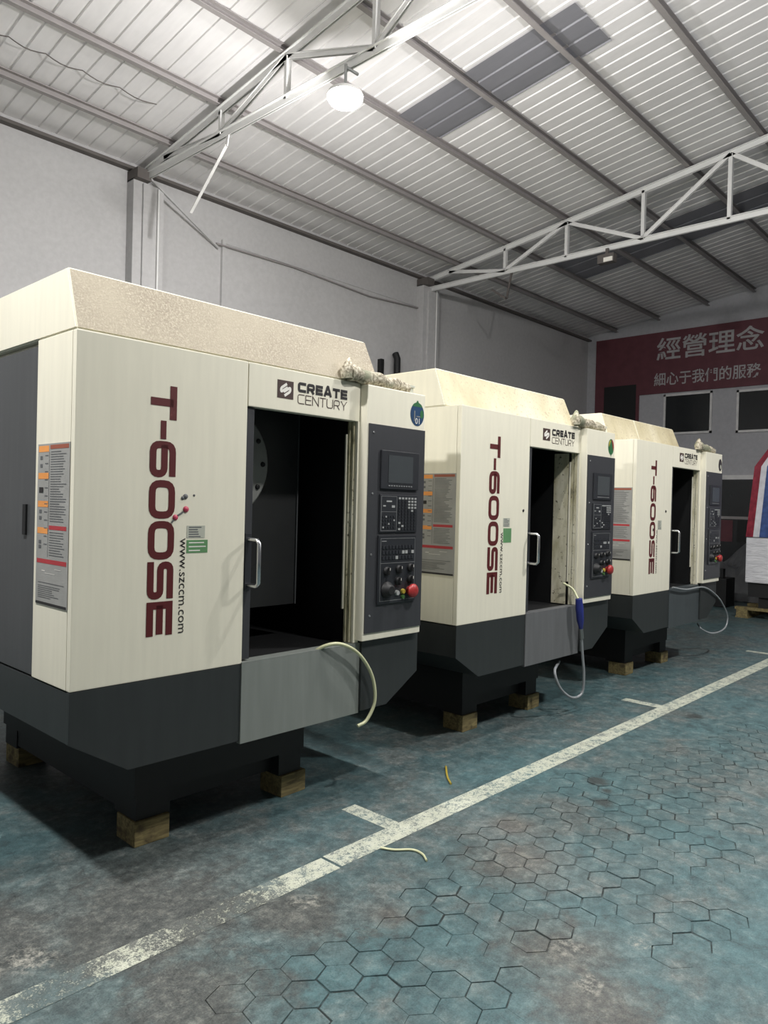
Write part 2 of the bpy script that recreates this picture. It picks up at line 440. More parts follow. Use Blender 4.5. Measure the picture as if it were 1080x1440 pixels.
# hexagonal pavers
HR = 0.0725; HA = math.radians(-39)
ca, sa = math.cos(HA), math.sin(HA)
WEAR = [((450, 1400), 85), ((535, 1360), 80), ((620, 1290), 70), ((700, 1205), 70), ((790, 1190), 85), ((880, 1140), 90), ((960, 1110), 80), ((830, 1130), 60),
        ((1000, 1180), 70), ((1040, 1060), 60), ((760, 1290), 70), ((880, 1250), 60), ((980, 1310), 60), ((690, 1400), 60), ((620, 1420), 60), ((330, 1420), 50)]
def wear_at(px):
    if px is None: return 0
    return max(max(0.0, 1 - (math.hypot(px[0] - c[0], (px[1] - c[1]) * 1.3) / r) ** 2) for c, r in WEAR)
def hexmesh(gap, name, mesh=None, at=(0, 0), z=0.0, ch=.0012):
    mb = mesh or MB(); r = HR - gap / 1.732
    top = [(at[0] + (r - ch) * math.cos(HA + k * math.pi / 3), at[1] + (r - ch) * math.sin(HA + k * math.pi / 3), z) for k in range(6)]
    mid = [(at[0] + r * math.cos(HA + k * math.pi / 3), at[1] + r * math.sin(HA + k * math.pi / 3), z - ch * 1.2) for k in range(6)]
    bot = [(p[0], p[1], SUNK) for p in mid]
    mb.add(top + mid + bot, [(0, 1, 2, 3, 4, 5)] + [(i, i + 6, (i + 1) % 6 + 6, (i + 1) % 6) for i in range(6)] + [(i + 6, i + 12, (i + 1) % 6 + 12, (i + 1) % 6 + 6) for i in range(6)])
    return mb
cells = []
dxh = 1.5 * HR; dyh = math.sqrt(3) * HR
for i in range(-160, 200):
    for j in range(-160, 200):
        hx = i * dxh; hy = j * dyh + (dyh / 2 if i % 2 else 0)
        x = hx * ca - hy * sa + 4; y = hx * sa + hy * ca + 2
        if PX0 + .08 < x < PX1 - .08 and PY0 + .08 < y < PY1 - .08:
            px = project((x, y, 0)); wv = 0
            if px and -40 < px[0] < 1120 and 700 < px[1] < 1480 and y < 3.0:
                wv = wear_at(px) * (0.3 + 1.1 * random.random())
            cells.append((wv, x, y, px))
vis = sorted([c for c in cells if c[3] and 0 < c[3][0] < 1080 and 850 < c[3][1] < 1440 and c[0] > 0.10 and c[2] < 2.5], key=lambda c: (c[1] ** 2 + c[2] ** 2))[:290]
vset = {(c[1], c[2]) for c in vis}
variants = []
for g in (0.0025, 0.0046, 0.0070):
    o = hexmesh(g, 'paver').build('paver', 'floor_paint', fix=False); variants.append(o.data); bpy.data.objects.remove(o)
rest = MB()
for wv, x, y, px in cells:
    dz = -random.random() * 0.0016
    if (x, y) in vset:
        me = variants[0 if wv < 0.3 else (1 if wv < 0.65 else 2)]
        o = bpy.data.objects.new('paver', me); C.objects.link(o); o.parent = floor; o.location = (x + random.uniform(-.002, .002), y + random.uniform(-.002, .002), dz * (1 + wv)); o.rotation_euler = (random.uniform(-.008, .008), random.uniform(-.008, .008), random.uniform(-.035, .035))
    else:
        hexmesh(0.0002 + 0.003 * max(0, min(1, wv) - .1), '', rest, (x, y), dz * 0.15 * (1 + 3 * wv), .0001 + .001 * min(1, wv))
tag(rest.build('paver_field', 'floor_paint', floor, fix=False), kind='stuff')

# painted bay lines
def painted(pts_, name='painted_line'):
    mb = MB(); mb.add([(p[0], p[1], 0.0012) for p in pts_], [tuple(range(len(pts_)))])
    mb.build(name, 'line_paint', floor, fix=False)
def line_rect(x0, x1, y0, y1): painted([(x0, y0), (x1, y0), (x1, y1), (x0, y1)])
LW = 0.115
line_rect(-0.6, 2.06, 2.105, 2.105 + LW); line_rect(2.075, 8.8, 2.11, 2.11 + LW); line_rect(8.83, 13.2, 2.115, 2.115 + LW)
for xt in (2.50, 5.47, 8.42): line_rect(xt - .045, xt + .045, 2.11 + LW, 2.51)

# walls
wl = tag(box('wall_left', 'wall_paint', None, BX, EX + .2, WY, WY + .2, 0, 5.07), kind='structure', label='tall white plastered side wall behind the machines')
for x0 in (3.90, 8.68):
    MB().box(x0, x0 + .34, WY - .14, WY, 0, 4.86).build('pilaster', 'wall_paint', wl, 0.006)
    box('pilaster_flange', 'wall_paint', wl, x0 + .10, x0 + .34, WY - .17, WY - .14, 0, 4.82)
    box('beam_seat', 'rust_dark', wl, x0 - .0, x0 + .16, WY - .22, WY - .001, 4.84, 4.95)
    MB().tube([(x0 + .27, WY - .185, 0.3), (x0 + .27, WY - .185, 4.8)], 0.012, 8).build('conduit', 'truss_paint', wl)
# raised board on the wall between the pilasters
box('wall_board', 'wall_paint', wl, 5.14, 8.6, WY - .025, WY, 0.4, 4.52)
box('board_trim', 'wall_paint', wl, 5.12, 8.62, WY - .035, WY, 4.52, 4.54)
box('board_trim', 'wall_paint', wl, 5.10, 5.14, WY - .04, WY, 0.4, 4.56)
MB().bar((4.05, WY - .2, 4.88), (5.05, WY - .03, 4.44), .022, .022, side=(0, 0, 1)).build('wall_brace', 'wall_paint', wl)
MB().tube([(5.0, WY - .05, 4.48), (6.2, WY - .05, 4.50), (7.6, WY - .05, 4.44), (8.66, WY - .05, 4.5)], .012, 6).build('wall_cable', 'purlin_paint', wl)
box('eave_trim', 'rust_dark', wl, BX, EX, WY - .08, WY - .001, 4.965, 4.998)
tag(box('wall_right', 'wall_paint', None, BX, EX + .2, RY - .2, RY, 0, 5.07), kind='structure')
def gable(name, xa, xb, mat):
    return tag(MB().prism([(RY, 0), (WY, 0), (WY, roof_z(WY)), (RIDGE, roof_z(RIDGE) + .0), (RY, roof_z(RY))], 0, xa, xb).build(name, mat), kind='structure')
gable('wall_back', BX - .2, BX, 'wall_paint')
we = gable('wall_end', EX, EX + .2, 'wall_paint_end')
we['label'] = 'dim end wall with red banner and dark upper windows'

# ceiling: sheets, skylights, purlins
ceil = tag(empty('ceiling', (0, 0, roof_z(RIDGE))), kind='structure', label='pitched white corrugated metal roof on steel purlins')
ceil_off = Vector((0, 0, -roof_z(RIDGE)))
def under(o): o.location = o.location + ceil_off; o.parent = ceil; return o
SW = 0.84
def roof_sheet_mesh(y0, y1, dz=0.0, ribs=5, width=SW):
    mb = MB(); prof = []
    p = width / ribs
    for k in range(ribs):
        prof += [(k * p, 0), (k * p + p * .80, 0), (k * p + p * .84, .012), (k * p + p * .96, .012)]
    prof.append((width, 0))
    n = len(prof)
    vs_ = [(x, y, roof_z(y) + z + dz) for y in (y0, y1) for x, z in prof]
    mb.add(vs_, [(i, i + n, i + n + 1, i + 1) for i in range(n - 1)]); return mb
pro1 = pro2 = None
x = BX - .1; k = 0
while x < EX + .1:
    if pro1 is None:
        a = roof_sheet_mesh(RIDGE, WY + .1).build('roof_sheet', 'roof_sheet', fix=False); b = roof_sheet_mesh(RY - .1, RIDGE).build('roof_sheet', 'roof_sheet', fix=False); pro1, pro2 = a, b
    else:
        a = pro1.copy(); b = pro2.copy(); C.objects.link(a); C.objects.link(b); a.parent = b.parent = None
    for o in (a, b):
        o.location = (x, 0, random.random() * .004); under(o)
    x += SW; k += 1
for xs0, wd, ya, yb in ((5.52, .66, 3.12, 4.26), (5.52, .64, 4.31, 5.07), (10.15, .98, 1.2, 3.42), (10.15, 1.0, 3.5, 5.05), (10.15, 1.0, 5.12, 5.98)):
    o = roof_sheet_mesh(ya, yb, -.016, 3, wd).build('skylight_sheet', 'skylight', fix=False); o.location = (xs0, 0, 0); under(o)
PUR = [6.88, 6.02, 5.09, 4.29, 3.46, 2.65, 1.80, 0.95, 0.1, -0.75]
def purlin(y):
    zt = roof_z(y) - .002
    mb = MB(); mb.box(BX, EX, y - .006, y + .006, zt - .07, zt); mb.box(BX, EX, y - .045, y - .006, zt - .07, zt - .062); mb.box(BX, EX, y - .045, y - .006, zt - .008, zt)
    return under(mb.build('purlin', 'purlin_paint'))
for y in PUR: purlin(y); purlin(2 * RIDGE - y)

# trusses
def angle_bar(name, parent, a, b, s=.06):
    a, b = Vector(a), Vector(b); mb = MB()
    mb.bar(a + Vector((.012, 0, 0)), b + Vector((.012, 0, 0)), .008, s, side=(1, 0, 0))
    mb.bar(a + Vector((-.012, 0, 0)), b + Vector((-.012, 0, 0)), .008, s, side=(1, 0, 0))
    d = (b - a).normalized(); u = d.cross(Vector((1, 0, 0))).normalized()
    if u.z > 0: u = -u
    mb.bar(a + u * (-s / 2) , b + u * (-s / 2), s * 1.2, .008, side=(1, 0, 0))
    return mb.build(name, 'truss_paint', parent)
BC = 4.80
def truss(x, label, BC=BC):
    t = tag(empty('roof_truss', (x, 0, BC)), label, 'roof truss', kind='structure')
    tz = lambda y: roof_z(y) - .125 - BC
    nodes = [6.0, 5.03, 3.98, 2.96, 1.93, 0.9, -0.1, -1.0]
    e0, e1 = WY - .02, RY + .02
    angle_bar('top_chord', t, (0, e0, tz(e0)), (0, RIDGE, tz(RIDGE)), .062); angle_bar('top_chord', t, (0, RIDGE, tz(RIDGE)), (0, e1, tz(e1)), .062)
    angle_bar('bottom_chord', t, (0, e0 - .1, 0.02), (0, e1 + .1, 0.02), .062)
    for side in (0, 1):
        m = (lambda y: y) if not side else (lambda y: 2 * RIDGE - y)
        prev = 7.1; top = False
        for i, y in enumerate(nodes):
            if not (side and i == len(nodes) - 1): angle_bar('strut', t, (0, m(y), 0.03), (0, m(y), tz(y)), .042)
            if i == 0: angle_bar('diagonal', t, (0, m(7.0), tz(7.0)), (0, m(y), .04), .042)
            elif i % 2: angle_bar('diagonal', t, (0, m(prev), .04), (0, m(y), tz(y)), .042)
            else: angle_bar('diagonal', t, (0, m(prev), tz(prev)), (0, m(y), .04), .042)
            prev = y
    return t
tr1 = truss(4.05, 'white steel lattice roof truss nearest the camera, above the first machines', 4.885)
tr2 = truss(8.85, 'white steel lattice roof truss farther back, above the last machine', 4.785)
tr0 = truss(-0.75, 'white steel lattice roof truss behind the camera')
# loose strips hanging from the trusses
MB().bar((0, 5.87, .06), (0, 5.90, -.10), .012, .035).bar((0, 5.90, -.09), (-.01, 6.47, -.585), .03, .008).build('loose_strip', 'white_paint', tr1)
MB().bar((0, 5.88, .02), (0, 5.96, -.36), .012, .03).bar((0, 5.96, -.36), (0, 6.22, -.18), .012, .03).build('loose_strip', 'rust_dark', tr2)
# wire strung under the roof sheets
pts_ = []
for i in range(26):
    f = i / 25; u, v = 260 * f - 40, 46 + 119 * f
    y = 6.42; p = on_y(u, v, y); pts_.append((p.x, y, roof_z(y) - .03 - .03 * abs(math.sin(i * .63))))
tag(MB().tube(pts_, .005, 5).build('sagging_wire', 'rust_dark'), 'thin sagging wire strung under the roof sheets by the wall', 'wire')

# ------------------------------------------------------------------ lamps
def lamp(loc, down, side, label, lit=True):
    r = tag(empty('high_bay_lamp', loc), label, 'lamp', 'high-bay lamps')
    MB().lathe([(.025, .075), (.04, .07), (.05, .04), (.13, .025), (.142, .0), (.138, -.004)], (0, 0, 0), n=28).build('housing', 'white_paint', r)
    MB().lathe([(.138, -.003), (.134, -.03), (.112, -.058), (.07, -.076), (.02, -.083)], (0, 0, 0), n=28).build('diffuser', 'lamp_diffuser' if lit else 'print_white', r)
    tx = [t for t in (4.05, 8.85) if abs(t - loc[0]) < .2]
    top = (BC if tx else roof_z(loc[1])) - loc[2]
    mb = MB().tube([(0, 0, .075), (0, 0, top + .02)], .012, 8)
    if tx: mb.tube([(0, 0, top), (tx[0] - loc[0], 0, top)], .012, 8)
    mb.build('hanger', 'steel', r)
    if lit:
        for kind, wt, z in (('AREA', down, -.10), ('POINT', side, -.16)):
            ld = bpy.data.lights.new('lamp_light', kind); ld.energy = wt; ld.color = (1.0, 0.98, 0.97)
            if kind == 'AREA': ld.shape = 'DISK'; ld.size = .30
            else: ld.shadow_soft_size = .06
            lo = bpy.data.objects.new('lamp_light', ld); C.objects.link(lo); lo.parent = r; lo.location = (0, 0, z)
for loc, dn, sd_, lab in LAMPS: lamp(loc, dn, sd_, lab)
fl = tag(empty('floodlight', (8.80, 4.42, 4.66)), 'small unlit floodlight clamped under the far truss', 'lamp')
MB().box(-.05, .05, -.11, .11, -.06, .05).build('body', 'rust_dark', fl, .01)
MB().box(-.062, -.05, -.10, .02, -.055, .0).build('lens', 'print_white', fl, .004)
MB().box(-.012, .012, -.02, .02, .05, .13).build('bracket', 'rust_dark', fl)

# ------------------------------------------------------------------ the machining centre
YF = -.0012
def warn_plate(parent):
    # flat printed warning plate on the left side, reads from -x; along = y direction reversed (left of the reader is larger y)
    p = MB().box(-.003, 0, .028, .302, 1.046, 1.65).build('warning_plate', 'plate_grey', parent)
    mats = ['plate_orange', 'plate_red', 'plate_brown', 'print_grey', 'print_black', 'label_paper', 'print_white']
    mb = MB()
    def q(a0, a1, b0, b1, mi):   # a: 0..1 left to right for the reader, b: 0..1 top to bottom
        y0 = .302 - .274 * a0; y1 = .302 - .274 * a1; z0 = 1.65 - .604 * b0; z1 = 1.65 - .604 * b1
        lift = {3: .0001, 4: .0002, 6: .0003}.get(mi, 0)
        mb.add([(-.0036 - lift, y0, z1), (-.0036 - lift, y1, z1), (-.0036 - lift, y1, z0), (-.0036 - lift, y0, z0)], [(0, 1, 2, 3)], mi)
    q(.40, .97, .010, .035, 2)
    for b0 in (.012, .18, .355, .52): q(.03, .36, b0, b0 + .038, 0)
    q(.40, .94, .505, .53, 1); q(.03, .96, .715, .742, 1)
    for k in range(30):
        b = .05 + k * .0152
        if .49 < b < .54: continue
        q(.42, .42 + .5 * (.55 + .45 * random.random()), b, b + .005, 3)
    for k in range(10): q(.42, .42 + .48 * (.6 + .4 * random.random()), .545 + k * .0155, .55 + k * .0155, 3)
    q(.37, .38, .05, .70, 3)
    for k in range(12):
        b = .07 + k * .05; q(.24, .34, b, b + .006, 3)
    q(.06, .20, .27, .305, 4)
    for b in (.075, .125, .41, .45, .60, .63): q(.08, .16, b, b + .022, 3)
    for k in range(7): q(.08, .08 + .8 * (.5 + .5 * random.random()), .88 + k * .012, .884 + k * .012, 3)
    q(.08, .9, .86, .864, 3); q(.3, .62, .80, .803, 6); q(.6, .8, .77, .773, 6); q(.2, .3, .785, .79, 6)
    q(.02, .98, .982, .998, 4)
    mb.build('plate_print', mats, p, fix=False)
    return p

def machine():
    r = empty('machining_center', (0, 0, 0))
    # cladding
    box('front_panel', 'cream', r, 0, .745, 0, .03, .757, 2.05, bevel=.004)
    box('door_header', 'cream', r, .749, 1.425, 0, .05, 1.862, 2.05, bevel=.004)
    box('side_panel', 'cream', r, 0, .03, .032, .33, .757, 2.05, bevel=.003)
    sd = box('side_door', 'side_dark', r, .008, .03, .334, 2.2, .757, 2.032, bevel=.003)
    MB().box(.0, .008, .42, .45, 1.3, 1.42).build('latch', 'black_iron', sd)
    box('side_panel', 'cream', r, 1.84, 1.87, .40, 2.2, .757, 2.05, bevel=.003)
    box('rear_panel', 'cream', r, 0.03, 1.84, 2.17, 2.2, .757, 2.05)
    box('top_deck', 'cream', r, 0.03, 1.84, .05, 2.17, 2.01, 2.05)
    # hood: front face leans back, dusty
    hx1, hx2 = 1.575, 1.535
    vs_ = [(0, .004, 2.052), (hx1, .004, 2.052), (hx1, 1.9, 2.052), (0, 1.9, 2.052), (0.0, .085, 2.285), (hx2, .085, 2.285), (hx2, 1.75, 2.285), (0, 1.75, 2.285)]
    h = MB().add(vs_, [(0, 1, 5, 4)], 1).add(vs_, [(3, 2, 1, 0), (4, 5, 6, 7), (1, 2, 6, 5), (2, 3, 7, 6), (3, 0, 4, 7)], 0)
    ho = h.build('hood', ['cream', 'dusty_cream'], r, fix=False)
    bm = bmesh.new(); bm.from_mesh(ho.data); bmesh.ops.remove_doubles(bm, verts=bm.verts, dist=1e-5); bmesh.ops.recalc_face_normals(bm, faces=bm.faces)
    bmesh.ops.bevel(bm, geom=list(bm.edges), offset=.006, segments=2, affect='EDGES'); bm.to_mesh(ho.data); bm.free()
    # skirt
    MB().prism([(0, .755), (0, .567), (.231, .425), (.742, .425), (.742, .755)], 1, 0.0, .02).build('skirt_panel', 'charcoal', r, .002)
    MB().prism([(1.458, .770), (1.458, .425), (1.648, .425), (1.886, .564), (1.886, .770)], 1, -.02, .02).build('skirt_panel', 'charcoal', r, .002)
    MB().prism([(0.002, .750), (0.002, .567), (.231, .427), (1.648, .427), (1.884, .564), (1.884, .750)], 1, .02, 2.2).build('coolant_tray', 'charcoal', r)
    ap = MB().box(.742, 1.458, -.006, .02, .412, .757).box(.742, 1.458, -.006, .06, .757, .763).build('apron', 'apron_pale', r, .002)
    # pedestal
    pd = MB().box(.39, 1.315, .235, 1.66, .21, .43).box(.40, .56, .24, .42, .104, .21).box(1.16, 1.30, .24, .42, .104, .21).box(.40, .56, 1.5, 1.65, .104, .21).box(1.16, 1.30, 1.5, 1.65, .104, .21)
    pd.box(.405, 1.30, .30, 1.60, .12, .21); pd.build('pedestal', 'black_iron', r)
    # cabin
    MB().box(.03, .045, .05, 1.55, .757, 2.0).box(1.40, 1.426, .07, 1.55, .757, 2.0).box(.03, 1.46, 1.55, 1.57, .757, 2.0).box(.03, 1.46, .06, 1.55, 1.985, 2.005).build('cabin_lining', 'cabin_shade', r)  # lining coloured near black in place of the cabin's shade
    box('cabin_floor_shade', 'cabin_shade', r, .046, 1.40, .061, 1.55, .751, .757)  # black sheet added over the tray to deepen the cabin's shade
    box('partition', 'cabin_grey', r, .05, 1.33, .36, .375, .93, 1.98)
    box('partition_edge', 'side_dark', r, 1.33, 1.338, .35, .38, .93, 1.98)
    mag = MB().lathe([(.262, 0), (.262, .03), (.25, .04), (.19, .042), (.185, .05), (.03, .052)], (.853, .355, 1.636), 'y', 48).build('tool_magazine', 'plate_grey', r)
    for k in range(12):
        a = k * math.pi / 6
        MB().lathe([(.013, 0), (.011, .008), (.006, .009)], (.853 + .222 * math.cos(a), .314, 1.636 + .222 * math.sin(a)), 'y', 12).build('tool_pocket', 'black_iron', mag)
    MB().box(.30, 1.3, .9, 1.35, .80, .93).build('work_table', 'black_iron', r)
    MB().box(.62, 1.0, .95, 1.5, 1.35, 1.95).lathe([(.07, 0), (.07, -.2), (.04, -.26)], (.81, 1.1, 1.35), 'z', 20).build('spindle_head', 'black_iron', r)
    # door edge with chrome handle
    dr = MB().box(.749, .792, .012, .05, .77, 1.86).build('sliding_door', 'panel_dark', r, .003)
    hp = [(.772, .014, 1.288), (.772, -.055, 1.288), (.772, -.068, 1.275), (.772, -.068, 1.105), (.772, -.055, 1.092), (.772, .014, 1.092)]
    MB().tube(hp, .0095, 12).build('handle', 'chrome', dr)
    MB().box(.756, .788, .008, .013, 1.07, 1.315).build('handle_plate', 'bezel', dr, .002)
    # right jamb profile
    box('door_jamb', 'cream', r, 1.414, 1.45, -.0, .018, .765, 1.862, bevel=.002)
    box('door_jamb', 'stained_cream', r, 1.406, 1.45, .021, .036, .765, 1.862, bevel=.002)
    box('door_rail', 'steel', r, 1.412, 1.45, .036, .042, .775, 1.86)
    box('door_jamb', 'stained_cream', r, 1.400, 1.45, .042, .056, .765, 1.862, bevel=.002)
    box('door_jamb', 'cream', r, 1.394, 1.44, .058, .068, .93, 1.80, bevel=.002)
    # control cabinet
    cb = box('control_cabinet', 'cream', r, 1.428, 1.866, -.05, .40, .778, 2.043, bevel=.005)
    pn = box('control_panel', 'panel_dark', r, 1.438, 1.864, -.0565, -.05, .815, 1.853, bevel=.001)
    Y0 = -.0565
    for z in (1.811, 1.508, 1.205, .901):
        MB().lathe([(.006, 0), (.005, .003)], (1.47, Y0, z), 'y', 10).build('screw', 'screw', pn)
    mo = box('monitor_bezel', 'bezel', r, 1.521, 1.806, Y0 - .012, Y0, 1.534, 1.728, bevel=.003)
    box('screen', 'screen', mo, 1.57, 1.757, Y0 - .0135, Y0 - .012, 1.566, 1.705)
    mb = MB()
    for k in range(10): mb.box(1.572 + k * .0188, 1.584 + k * .0188, Y0 - .014, Y0 - .012, 1.548, 1.554)
    tag(mb.build('soft_keys', 'line_grey', mo), kind='stuff')
    kb = box('keyboard', 'bezel', r, 1.519, 1.806, Y0 - .008, Y0, 1.315, 1.506, bevel=.003)
    mb = MB(); yk = Y0 - .0092
    def frame(mb, x0, x1, z0, z1, t=.002, mi=0):
        for a in ((x0, x1, z0, z0 + t), (x0, x1, z1 - t, z1), (x0, x0 + t, z0, z1), (x1 - t, x1, z0, z1)): mb.box(a[0], a[1], yk, yk + .0012, a[2], a[3], mi)
    frame(mb, 1.527, 1.643, 1.322, 1.498); frame(mb, 1.527, 1.643, 1.418, 1.42, .002)
    tag(mb.build('keyboard_frame', 'line_grey', kb), kind='stuff')
    mb = MB(); mb2 = MB()
    for i in range(6):
        for j in range(11):
            x0 = 1.655 + i * .0245; z0 = 1.484 - j * .0158
            lit = (j == 0) or (i >= 3 and 1 <= j <= 3) or (i == 4 and j == 4) or (i < 2 and j >= 8 and (i + j) % 2 == 0) or (i == 0 and j == 10)
            (mb2 if lit else mb).box(x0, x0 + .016, yk - .002, yk + .0012, z0, z0 + .010)
    for i in range(5):
        for j in range(4): (mb2 if (i + j * 3) % 5 == 0 else mb).box(1.538 + i * .02, 1.548 + i * .02, yk - .002, yk + .0012, 1.336 + j * .018, 1.344 + j * .018)
    mb2.box(1.565, 1.605, yk, yk + .0012, 1.468, 1.476); mb2.box(1.54, 1.56, yk, yk + .0012, 1.445, 1.452); mb2.box(1.605, 1.628, yk, yk + .0012, 1.44, 1.452)
    tag(mb.build('dark_keys', 'key_dark', kb), kind='stuff'); tag(mb2.build('pale_keys', 'key_grey', kb), kind='stuff')
    op = box('operator_panel', 'bezel', r, 1.514, 1.803, Y0 - .010, Y0, .955, 1.30, bevel=.003)
    yo = Y0 - .010
    mb = MB(); yk = yo - .001
    frame(mb, 1.528, 1.792, .968, 1.285); mb.box(1.53, 1.79, yk, yk + .001, 1.158, 1.160); mb.box(1.535, 1.57, yk, yk + .001, 1.268, 1.273)
    tag(mb.build('operator_frame', 'line_grey', op), kind='stuff')
    mb = MB(); mb2 = MB()
    for i in range(10):
        for j in range(3):
            lit = (j == 1 and i in (6, 7, 9)) or (j == 2 and i == 4)
            (mb2 if lit else mb).box(1.54 + i * .0245, 1.559 + i * .0245, yo - .004, yo, 1.232 - j * .027, 1.248 - j * .027)
    tag(mb.build('dark_buttons', 'key_dark', op), kind='stuff'); tag(mb2.build('lit_buttons', 'key_grey', op), kind='stuff')
    for x, z in ((1.575, 1.12), (1.665, 1.125), (1.755, 1.13), (1.66, 1.065), (1.755, 1.07)):
        kn = MB().lathe([(.022, 0), (.020, .012), (.012, .014)], (x, yo, z), 'y', 16).box(x - .004, x + .004, yo - .026, yo - .012, z - .018, z + .018).build('selector_knob', 'black_iron', op)
        MB().box(x - .0012, x + .0012, yo - .0272, yo - .026, z + .004, z + .017).build('pointer', 'print_white', kn)
    jg = MB().lathe([(.042, 0), (.040, .012), (.03, .02), (.026, .034), (.02, .036)], (1.580, yo, 1.025), 'y', 24).build('override_dial', 'black_iron', op)
    MB().lathe([(.014, 0), (.012, .012)], (1.655, yo, 1.005), 'y', 14).build('push_button', 'key_grey', op)
    MB().lathe([(.014, 0), (.012, .012)], (1.70, yo, 1.01), 'y', 14).build('push_button', 'yellow_button', op)
    MB().lathe([(.012, 0), (.010, .01)], (1.70, yo, .982), 'y', 14).build('push_button', 'green_button', op)
    MB().lathe([(.022, 0), (.022, .016), (.034, .02), (.036, .034), (.028, .044), (.01, .047)], (1.750, yo, 1.012), 'y', 24).build('emergency_stop', 'red_button', op)
    # sleeve and box lying on the top edge
    pts_ = []; rs = []
    for k in range(15):
        f = k / 14
        pts_.append((1.325 + .46 * f, -.012 + .03 * f, 2.088 - .012 * f + .006 * math.sin(f * 17))); rs.append(.040 + .003 * math.sin(k * 1.9) - .010 * f)
    sl = MB().tube(pts_, rs, 14).build('conduit_sleeve', 'wrapped_sleeve', r)
    MB().tube([(1.322, -.012, 2.06), (1.318, -.012, 2.10), (1.335, -.01, 2.155), (1.35, -.005, 2.13)], [.03, .036, .012, .008], 10).build('sleeve_flap', 'wrapped_sleeve', sl)
    MB().box(1.742, 1.836, .01, .12, 2.043, 2.082).box(1.736, 1.842, .004, .126, 2.082, 2.095).build('junction_box', 'label_paper', r, .002)
    # printing
    s = .113; L = .975
    org = (.292, YF, 1.896); right = (0, 0, -1); up = (1, 0, 0)
    sc_ = L / 1312 / s
    it = []
    for ch, a, b, t, rr in (('T', 80, 258, .27, 0), ('-', 265, 362, .22, 0), ('6', 372, 562, .25, .26), ('0', 576, 778, .25, .30), ('0', 790, 992, .25, .30), ('S', 1003, 1200, .25, .26), ('E', 1213, 1392, .26, 0)):
        it.append((ch, (a - 80) * sc_, (b - a) * sc_, t, rr))
    lettering('model_lettering', it, 'maroon', r, org, right, up, s)
    font_text('web_address', 'www.szccm.com', 'print_black', r, (.432, YF, 1.300), (0, 0, -1), (1, 0, 0), .052, width=.378)
    lg = MB().box(.904, .996, YF, .0, 1.918, 1.998).build('logo_badge', 'print_brown', r)
    mb = MB()
    for q in stroke(rounded([(.957, 1.984), (.924, 1.962), (.924, 1.945), (.962, 1.968)], .012), .012): mb.add([(p.x, YF - .0006, p.y) for p in q], [(0, 1, 2, 3)])
    for q in stroke(rounded([(.944, 1.930), (.977, 1.952), (.977, 1.970), (.939, 1.947)], .012), .012): mb.add([(p.x, YF - .0006, p.y) for p in q], [(0, 1, 2, 3)])
    mb.build('logo_mark', 'print_white', lg, fix=False)
    h1 = .046; x = 0; it = []
    for ch, w_ in (('C', 1.1), ('R', 1.1), ('E', 1.0), ('A', 1.2), ('T', 1.05), ('E', 1.0)): it.append((ch, x, w_, .29, .2)); x += w_ + .12
    k = .318 / (x * h1)
    lettering('brand_lettering', [(c, a * k, b * k, t, rr) for c, a, b, t, rr in it], 'print_black', r, (1.022, YF, 1.957), (1, 0, 0), (0, 0, 1), h1)
    x = 0; it = []
    for ch, w_ in (('C', .95), ('E', .85), ('N', .95), ('T', .9), ('U', .95), ('R', .9), ('Y', 1.0)): it.append((ch, x, w_, .09, .25)); x += w_ + .13
    h2 = .044; k = .318 / (x * h2)
    lettering('brand_lettering', [(c, a * k, b * k, t, rr) for c, a, b, t, rr in it], 'print_brown', r, (1.022, YF, 1.904), (1, 0, 0), (0, 0, 1), h2)
    warn_plate(r)
    return r, ap
proto, apron = machine()
def paper_label(r, x0, x1, z0, z1, mat, lines=0, pm='print_grey'):
    p = box('paper_label', mat, r, x0, x1, YF, 0, z0, z1)
    if lines:
        mb = MB()
        for k in range(lines):
            z = z1 - (z1 - z0) * (k + .7) / (lines + .3); w_ = (x1 - x0)
            mb.box(x0 + w_ * .1, x0 + w_ * (.55 + .38 * random.random()), YF - .0004, YF, z - .0022, z + .0022)
        mb.build('label_print', pm, p)
    return p
spots = [((1.173, 2.5955), 'nearest machining centre, cream over charcoal with pale grey apron and blue 01 sticker'),
         ((3.465, 2.622), 'middle machining centre in the row, cream over charcoal, leaf sticker on its control box'),
         ((5.868, 2.637), 'farthest machining centre in the row, cream over charcoal, round dark sticker')]
mach = [proto, copy_tree(proto), copy_tree(proto)]
for r, (p, lab) in zip(mach, spots):
    r.location = (p[0], p[1], 0); tag(r, lab, 'machine', 'machining centres in a row')
def part(r, nm): return [c for c in r.children if c.name.split('.')[0] == nm]
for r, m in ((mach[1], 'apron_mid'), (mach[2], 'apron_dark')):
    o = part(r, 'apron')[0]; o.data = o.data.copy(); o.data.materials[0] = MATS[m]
for r, back in ((mach[1], .12), (mach[2], .24)):
    o = part(r, 'hood')[0]; o.data = o.data.copy(); o.data.materials[1] = MATS['worn_cream']; o.location.y += back
MB().prism([(.241, 2.054), (.26, 2.054), (.338, 2.283), (.319, 2.283)], 0, .62, .632).build('hood_seam', 'cream', mach[2])
box('jamb_liner', 'stained_cream', mach[1], 1.392, 1.400, .075, .19, .765, 1.862, bevel=.002)
